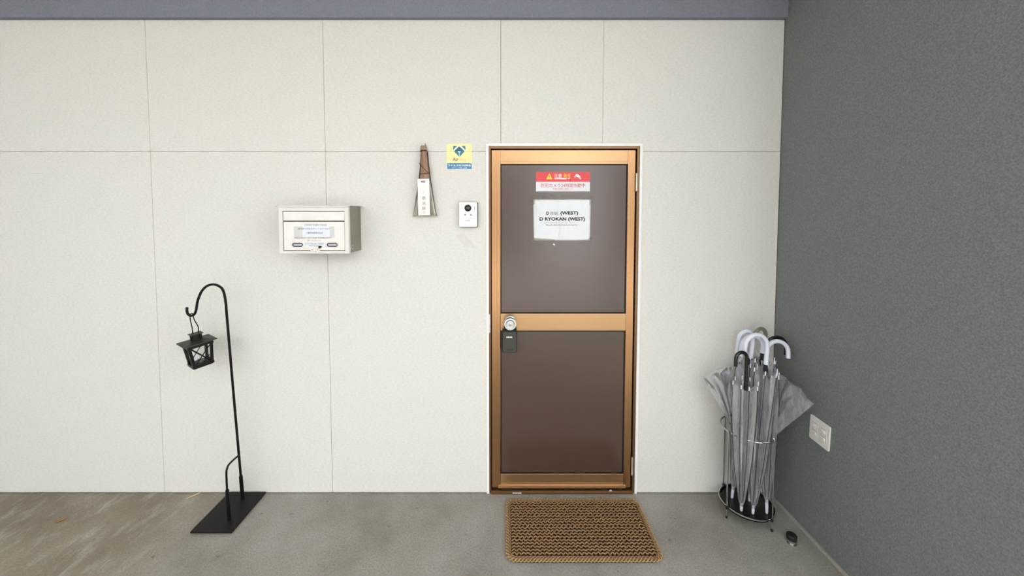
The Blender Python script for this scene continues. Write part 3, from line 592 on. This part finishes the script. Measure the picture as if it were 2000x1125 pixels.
# ------------------------------------------------------------------ umbrella stand
SX, SY, SR = 1.205, -0.128, 0.118
us = thing('umbrella_stand', 'round chrome wire umbrella stand with black tray in the corner', 'umbrella stand', (SX, SY, 0)); up_ = P(us)
chrome = mat('chrome', (200, 200, 202), 0.12, metal=1.0, var=0.02); blackp = mat('black_tray', (12, 12, 13), 0.3, var=0.1)
up_(MB().lathe([(SR - 0.012, 0.044), (SR - 0.002, 0.044), (SR - 0.002, 0.060), (SR - 0.005, 0.060), (SR - 0.008, 0.050), (0.002, 0.050)], 48, Matrix.Translation((SX, SY, 0))), 'tray', blackp, smooth=True)
def ring(z, r, R): return MB().tube([(SX + R * cos(q), SY + R * sin(q), z) for q in [2 * pi * i / 56 for i in range(56)]], r, 8, closed=True)
up_(ring(0.056, 0.0030, SR + 0.001), 'tray_rim', chrome, smooth=True)
up_(ring(0.430, 0.0042, SR + 0.002), 'top_ring', chrome, smooth=True)
for a in (197, 293, 17, 113):
    q = radians(a); R = SR + 0.006
    x, y = SX + R * cos(q), SY + R * sin(q)
    lg_ = up_(MB().tube(smooth_path([(x, y, 0.006), (x, y, 0.2), (x, y, 0.415), (SX + (R - 0.001) * cos(q), SY + (R - 0.001) * sin(q), 0.436), (SX + (R - 0.006) * cos(q), SY + (R - 0.006) * sin(q), 0.445)], 4), 0.0033, 8), 'leg', chrome, smooth=True)
    up_(MB().lathe([(0.004, 0), (0.0048, 0.002), (0.0048, 0.012), (0.0035, 0.013)], 10, Matrix.Translation((x, y, 0))), 'foot_cap', rub, lg_, smooth=True)
    up_(MB().lathe([(0.0065, 0.047), (0.0065, 0.061)], 10, Matrix.Translation((x - 0.002 * cos(q), y - 0.002 * sin(q), 0))), 'clamp', rub, lg_, smooth=True)

# ------------------------------------------------------------------ umbrellas
vinyl = clear('clear_vinyl', (0.965, 0.97, 0.98, 1), (0.78, 0.80, 0.83, 1), 0.32, 0.2, 0.9)
shaft_m = mat('umbrella_shaft', (190, 190, 192), 0.25, metal=0.9); rib_m = mat('rib_dark', (54, 56, 62), 0.4, metal=0.5); tipw = mat('white_plastic', (232, 234, 244), 0.35, var=0.02)
hwhite = mat('white_handle', (226, 230, 244), 0.25, var=0.02, coat=0.3); hblack = mat('black_handle', (16, 16, 17), 0.25, coat=0.3); holive = mat('olive_handle', (132, 126, 108), 0.3, coat=0.3)
def film(A, B, Cc, gap, seed):
    """a loose canopy panel pulled out between two ribs: two crinkled layers of film folded along the outer edge A-B"""
    random.seed(seed); A, B, Cc = Vector(A), Vector(B), Vector(Cc); nrm = (B - A).cross(Cc - A).normalized()
    ph = [(random.uniform(0, 6), random.uniform(4, 22), random.uniform(4, 22)) for _ in range(6)]
    m, n = 18, 18; vs = []; fs = []
    for side in (1, -1):
        o = len(vs)
        for i in range(m + 1):
            for k in range(n + 1):
                a = i / m; b = k / n                   # a: root to hem, b: outer edge to inner edge
                p = A + ((B * (1 - b) + Cc * b) - A) * (0.02 + 0.98 * a)
                d = sum(sin(q[0] + q[1] * a + q[2] * b + side) for q in ph) * 0.0016 * (0.3 + a)
                sc_ = 0.010 * a * sin(pi * b) - 0.012 * a ** 6 * abs(sin(2.5 * pi * b))
                p = p + nrm * (d + side * gap * a * sin(pi * min(1, b * 1.2 + 0.02)) ) + (p - A).normalized() * sc_
                vs.append(tuple(p))
        for i in range(m):
            for k in range(n):
                q = o + i * (n + 1) + k; fs.append((q, q + 1, q + n + 2, q + n + 1))
    return MB().add(vs, fs)
def umbrella(label, tip, top, hook_ang, hr, hlen, drop, hm, thick, fer, flap=None, seed=1, rad=1.0, hem=0.045):
    """tip on the tray; top = where the handle begins on the shaft; hook_ang = heading of the hook"""
    random.seed(seed)
    T = Vector(tip); U = Vector(top); ax = (U - T); Ls = ax.length; ax.normalize()
    e1 = Vector((1, 0, 0)) - ax * ax.x; e1.normalize(); e2 = ax.cross(e1)
    root = thing('umbrella', label, 'umbrella', tuple(T), 'clear vinyl umbrellas in the stand'); pb = P(root)
    at = lambda x, y, s: T + e1 * x + e2 * y + ax * s
    pb(MB().tube([tuple(at(0, 0, s)) for s in (0, 0.004, fer, fer + 0.012)], [0.0052, 0.0062, 0.0068, 0.004], 12), 'ferrule', tipw, smooth=True)
    pb(MB().tube([tuple(at(0, 0, fer)), tuple(U)], 0.0042, 8), 'shaft', shaft_m, smooth=True)
    # canopy
    n = 80; ms = 18; s0 = fer - 0.004; s1 = Ls - hem
    ph = random.uniform(0, 6); ph2 = random.uniform(0, 6); vs = []; fs = []
    def canopy(th, t_):
        R = (0.0065 + 0.034 * rad * min(1, t_ * 1.25) ** 0.55)
        r = R * (1 + 0.30 * min(1, 3 * t_) * cos(8 * th + ph) + 0.14 * t_ * sin(13 * th + ph2 + 2 * t_) + 0.10 * t_ * sin(3 * th + ph2))
        tw = 0.5 * t_ * sin(2 * th + ph2) * 0.3
        s = s0 + (s1 - s0) * t_ + 0.012 * t_ * cos(8 * th + ph)
        th2 = th + tw
        return r * cos(th2), r * sin(th2), s
    for i in range(ms + 1):
        for k in range(n):
            vs.append(tuple(at(*canopy(2 * pi * k / n, i / ms))))
    for i in range(ms):
        for k in range(n): fs.append((i * n + k, i * n + (k + 1) % n, (i + 1) * n + (k + 1) % n, (i + 1) * n + k))
    cn = pb(MB().add(vs, fs), 'canopy', vinyl, smooth=True)
    if flap: pb(film(*flap), 'loose_panel', vinyl, cn, smooth=True)
    for k in range(8):
        th = (2 * pi * k - ph) / 8
        pts = []
        for i in range(7):
            x, y, s = canopy(th, 0.06 + 0.94 * i / 6); m_ = 1.02
            pts.append(tuple(at(x * m_, y * m_, s)))
        rbp = pb(MB().tube(pts, 0.0011, 5), 'rib', rib_m, cn, smooth=True)
        a_ = Vector(pts[-1]); d_ = (a_ - Vector(pts[-2])).normalized()
        pb(MB().tube([tuple(a_ - d_ * 0.004), tuple(a_ + d_ * 0.006), tuple(a_ + d_ * 0.015)], [0.0022, 0.0026, 0.0020], 6), 'rib_tip', tipw, cn, smooth=True)
    pb(MB().tube([tuple(U - ax * 0.034), tuple(U - ax * 0.026), tuple(U - ax * 0.0), tuple(U + ax * 0.006)], [0.0085, 0.0095, 0.0085, 0.0085], 12), 'runner', rub, smooth=True)
    # J handle: straight grip, half circle, short drop
    hd = Vector((cos(hook_ang), sin(hook_ang), 0)); hd = (hd - ax * hd.dot(ax)).normalized()
    pts = [U, U + ax * hlen * 0.5, U + ax * hlen]
    cen = U + ax * hlen + hd * hr
    for i in range(1, 13):
        q = pi * i / 12; pts.append(cen - hd * hr * cos(q) + ax * hr * sin(q))
    pts.append(cen + hd * hr - ax * drop * 0.5); pts.append(cen + hd * hr - ax * drop)
    hd_ = pb(MB().tube([tuple(p) for p in pts], thick, 14), 'handle', hm, smooth=True)
    e = cen + hd * hr - ax * drop
    pb(MB().tube([tuple(e), tuple(e - ax * 0.002)], [thick * 0.8, thick * 0.55], 12), 'handle_end_cap', tipw if hm is not hwhite else steel, hd_, smooth=True)
    return root
U = umbrella
U('clear umbrella with white handle, rearmost arch at the upper left of the stand', (1.150, -0.100, 0.052), (1.212, -0.118, 0.778), radians(184), 0.0375, 0.095, 0.075, hwhite, 0.0095, 0.050, ((1.118, -0.125, 0.44), (0.968, -0.142, 0.690), (1.105, -0.150, 0.755), 0.012, 21), 1)
U('clear umbrella with large white handle arching in front of the other white ones', (1.190, -0.200, 0.052), (1.232, -0.196, 0.778), radians(183), 0.054, 0.085, 0.030, hwhite, 0.0098, 0.030, None, 2)
U('clear umbrella with white handle nested just behind the front white arch', (1.225, -0.120, 0.052), (1.246, -0.150, 0.815), radians(183), 0.054, 0.030, 0.045, hwhite, 0.0092, 0.040, None, 3)
U('clear umbrella with flared canopy and white handle hooking right toward the grey wall', (1.258, -0.198, 0.052), (1.262, -0.160, 0.745), radians(-3), 0.050, 0.080, 0.030, hwhite, 0.0098, 0.056, ((1.272, -0.205, 0.43), (1.352, -0.335, 0.660), (1.292, -0.185, 0.742), 0.014, 22), 4)
U('clear umbrella with olive grey handle at the top back of the stand', (1.225, -0.060, 0.052), (1.293, -0.085, 0.785), radians(200), 0.040, 0.092, 0.020, holive, 0.0092, 0.040, None, 5)
U('clear umbrella with black handle hooking right behind the white one', (1.275, -0.105, 0.052), (1.290, -0.112, 0.745), radians(0), 0.048, 0.088, 0.040, hblack, 0.0085, 0.040, None, 6)
U('clear umbrella with small black handle, lowest and frontmost in the stand', (1.146, -0.182, 0.052), (1.126, -0.218, 0.700), radians(190), 0.0285, 0.122, 0.035, hblack, 0.0080, 0.030, None, 7, 1.0, 0.02)

# ------------------------------------------------------------------ wall plate, door stop, leaves
sw = thing('wall_switch_plate', 'square white wall plate with four small rectangular modules on the grey wall', 'wall plate', (XR, -0.302, 0.456)); wp = P(sw)
wpm = mat('plate_ivory', (232, 230, 224), 0.4, var=0.015)
Msw = Matrix.Translation((XR, -0.302, 0.5125)) @ Matrix.Rotation(radians(2.0), 4, 'X') @ Matrix.Rotation(radians(-90), 4, 'Z')
def S(mb, name, m, parent=None, **kw): return wp(mb.xform(Msw), name, m, parent, **kw)
# local: x along the wall towards the camera, -y out of the wall
pl = S(MB().prism(rrect(-0.0535, 0.0535, -0.0560, 0.0560, 0.006), -0.007, 0.0), 'plate', wpm, bevel=0.0025)
for gx in (-0.023, 0.023):
    S(MB().prism(rrect(gx - 0.0165, gx + 0.0165, -0.036, 0.036, 0.0015), -0.0078, -0.0065), 'insert_frame', wpm, bevel=0.0005)
    for gz in (-0.017, 0.017):
        S(MB().prism(rrect(gx - 0.0130, gx + 0.0130, gz - 0.0125, gz + 0.0125, 0.001), -0.0081, -0.0070), 'module_gap', mat('module_gap_grey', (120, 118, 112), 0.7))
        mo = S(MB().prism(rrect(gx - 0.0115, gx + 0.0115, gz - 0.011, gz + 0.011, 0.001), -0.0108, -0.0070), 'module', wpm, bevel=0.0008)
        S(MB().box(gx - 0.0095, gx + 0.0095, -0.0128, -0.0105, gz - 0.003, gz + 0.007), 'module_key', mat('key_cream', (238, 234, 218), 0.35), mo, bevel=0.0008)
sp2 = thing('door_stop', 'small floor door stop with steel base and black rubber cap', 'door stop', (1.300, -0.302, 0)); dsp = P(sp2)
MD = Matrix.Translation((1.300, -0.302, 0))
dsp(MB().lathe([(0.021, 0), (0.021, 0.002), (0.0165, 0.003), (0.0165, 0.018)], 28, MD), 'steel_base', steel, smooth=True)
dsp(MB().lathe([(0.0200, 0.018), (0.0205, 0.022), (0.0195, 0.024), (0.0205, 0.027), (0.0205, 0.036), (0.018, 0.0395), (0.008, 0.040)], 28, MD), 'rubber_cap', rub, smooth=True)
def leaf(name, label, cx, cy, ang, ln_, w, m, curl):
    n = 8; vs = []; fs = []; d = Vector((cos(ang), sin(ang))); nn = Vector((-d.y, d.x))
    for i in range(n + 1):
        t_ = i / n; ww = w * sin(pi * min(max(t_, 0.03), 0.985)) ** 0.8
        for s_ in (-1, 0, 1):
            p = d * ln_ * (t_ - 0.5) + nn * ww * 0.5 * s_ + nn * 0.12 * ln_ * sin(2.2 * t_)
            vs.append((p.x, p.y, 0.0015 + curl * (t_ - 0.5) ** 2 * 4 + (0.003 if s_ else 0.0)))
    for i in range(n):
        for s_ in (0, 1): fs.append((i * 3 + s_, i * 3 + s_ + 1, i * 3 + s_ + 4, i * 3 + s_ + 3))
    o = MB().add(vs, fs).build(name, m, smooth=True); o.location = (cx, cy, 0)
    so_ = o.modifiers.new('thick', 'SOLIDIFY'); so_.thickness = 0.0006
    tag(o, label, 'leaf'); return o
leaf('dry_leaf', 'pale straw coloured dry leaf on the floor beside the hook stand', -1.63, -0.028, radians(42), 0.065, 0.009, mat('leaf_straw', (214, 200, 150), 0.7, var=0.15, scale=90), 0.004)
leaf('dry_leaf', 'small orange brown dry leaf on the bare floor at the far left', -2.145, -0.185, radians(38), 0.042, 0.014, mat('leaf_orange', (176, 112, 62), 0.7, var=0.2, scale=120), 0.003)

# ------------------------------------------------------------------ crocheted rope doormat
mt = thing('doormat', 'brown crocheted rope doormat lying in front of the door', 'doormat', (0.345, -0.235, 0)); mtp = P(mt)
rope = mat('coir_rope', (150, 120, 84), 0.85, var=0.35, scale=160, bump=0.6, bscale=500, spec=0.2); rope_d = mat('coir_rope_dark', (84, 57, 35), 0.9, var=0.35, scale=140, spec=0.15); pale = mat('coir_rope_edge', (166, 137, 98), 0.85, var=0.3, scale=160, bump=0.6, bscale=500, spec=0.2)
mx0, mx1, my0, my1 = 0.004, 0.690, -0.408, -0.052
base = rrect(mx0 + 0.008, mx1 - 0.008, my0 + 0.008, my1 - 0.008, 0.046)
bm_ = MB(); nb = len(base); bm_.add([(x, y, 0.0) for x, y in base] + [(x, y, 0.009) for x, y in base], [tuple(range(nb - 1, -1, -1)), tuple(range(nb, 2 * nb))] + [(i, (i + 1) % nb, (i + 1) % nb + nb, i + nb) for i in range(nb)])
mtp(bm_, 'backing', mat('mat_backing', (30, 19, 12), 0.95, var=0.3, scale=150))
random.seed(11)
rows = 18; ix0, ix1, iy0, iy1 = mx0 + 0.029, mx1 - 0.029, my0 + 0.029, my1 - 0.027
pitch = 0.0200; nst = int((ix1 - ix0) / pitch)
for j in range(rows):
    yc = iy1 - (j + 0.5) * (iy1 - iy0) / rows; amp = 0.0034
    pts = []; low = []; sh_ = random.uniform(-0.004, 0.004)
    for k in range(nst * 2 + 1):
        x = ix0 + (ix1 - ix0) * k / (nst * 2) + random.uniform(-0.0014, 0.0014) + (sh_ if 0 < k < nst * 2 else 0)
        s_ = 1 if k % 2 else -1
        pts.append((x, yc + s_ * amp + random.uniform(-0.0014, 0.0014), 0.0142 + 0.0008 * s_ + random.uniform(-0.0012, 0.0012)))
        low.append((x, yc - 0.0082 - 0.0022 * s_, 0.0096))
    rw = mtp(MB().tube(smooth_path(pts, 3), 0.0031, 6), 'rope_row', rope, smooth=True)
    mtp(MB().tube(low, 0.0030, 5), 'under_strand', rope_d, rw, smooth=True)
def border(inset, z, r, amp, phase, m, cr):
    loop_ = rrect(mx0 + inset, mx1 - inset, my0 + inset, my1 - inset, cr, 8)
    P2 = [Vector(p) for p in loop_]; per = sum((P2[(i + 1) % len(P2)] - P2[i]).length for i in range(len(P2)))
    N = int(per / 0.031) * 6; pts = []; seg = 0; acc = 0
    lens = [(P2[(i + 1) % len(P2)] - P2[i]).length for i in range(len(P2))]
    for k in range(N):
        d = per * k / N
        while acc + lens[seg] < d: acc += lens[seg]; seg += 1
        t_ = (d - acc) / max(lens[seg], 1e-9); a = P2[seg]; b = P2[(seg + 1) % len(P2)]
        p = a.lerp(b, t_); tg = (b - a).normalized(); nn = Vector((-tg.y, tg.x))
        q = 2 * pi * 6 * k / (N / int(per / 0.031)) / 6 + phase
        w_ = 0.6 * sin(q * 1.0)
        p = p + nn * amp * sin(q)
        pts.append((p.x, p.y, z + amp * 0.55 * cos(q)))
    mtp(MB().tube(pts, r, 6, closed=True), 'border_braid', m, smooth=True)
for ph_ in (0, pi): border(0.0095, 0.0100, 0.0034, 0.0062, ph_, pale, 0.034)
for ph_ in (0.4, 0.4 + pi): border(0.0205, 0.0125, 0.0026, 0.0042, ph_, rope, 0.026)
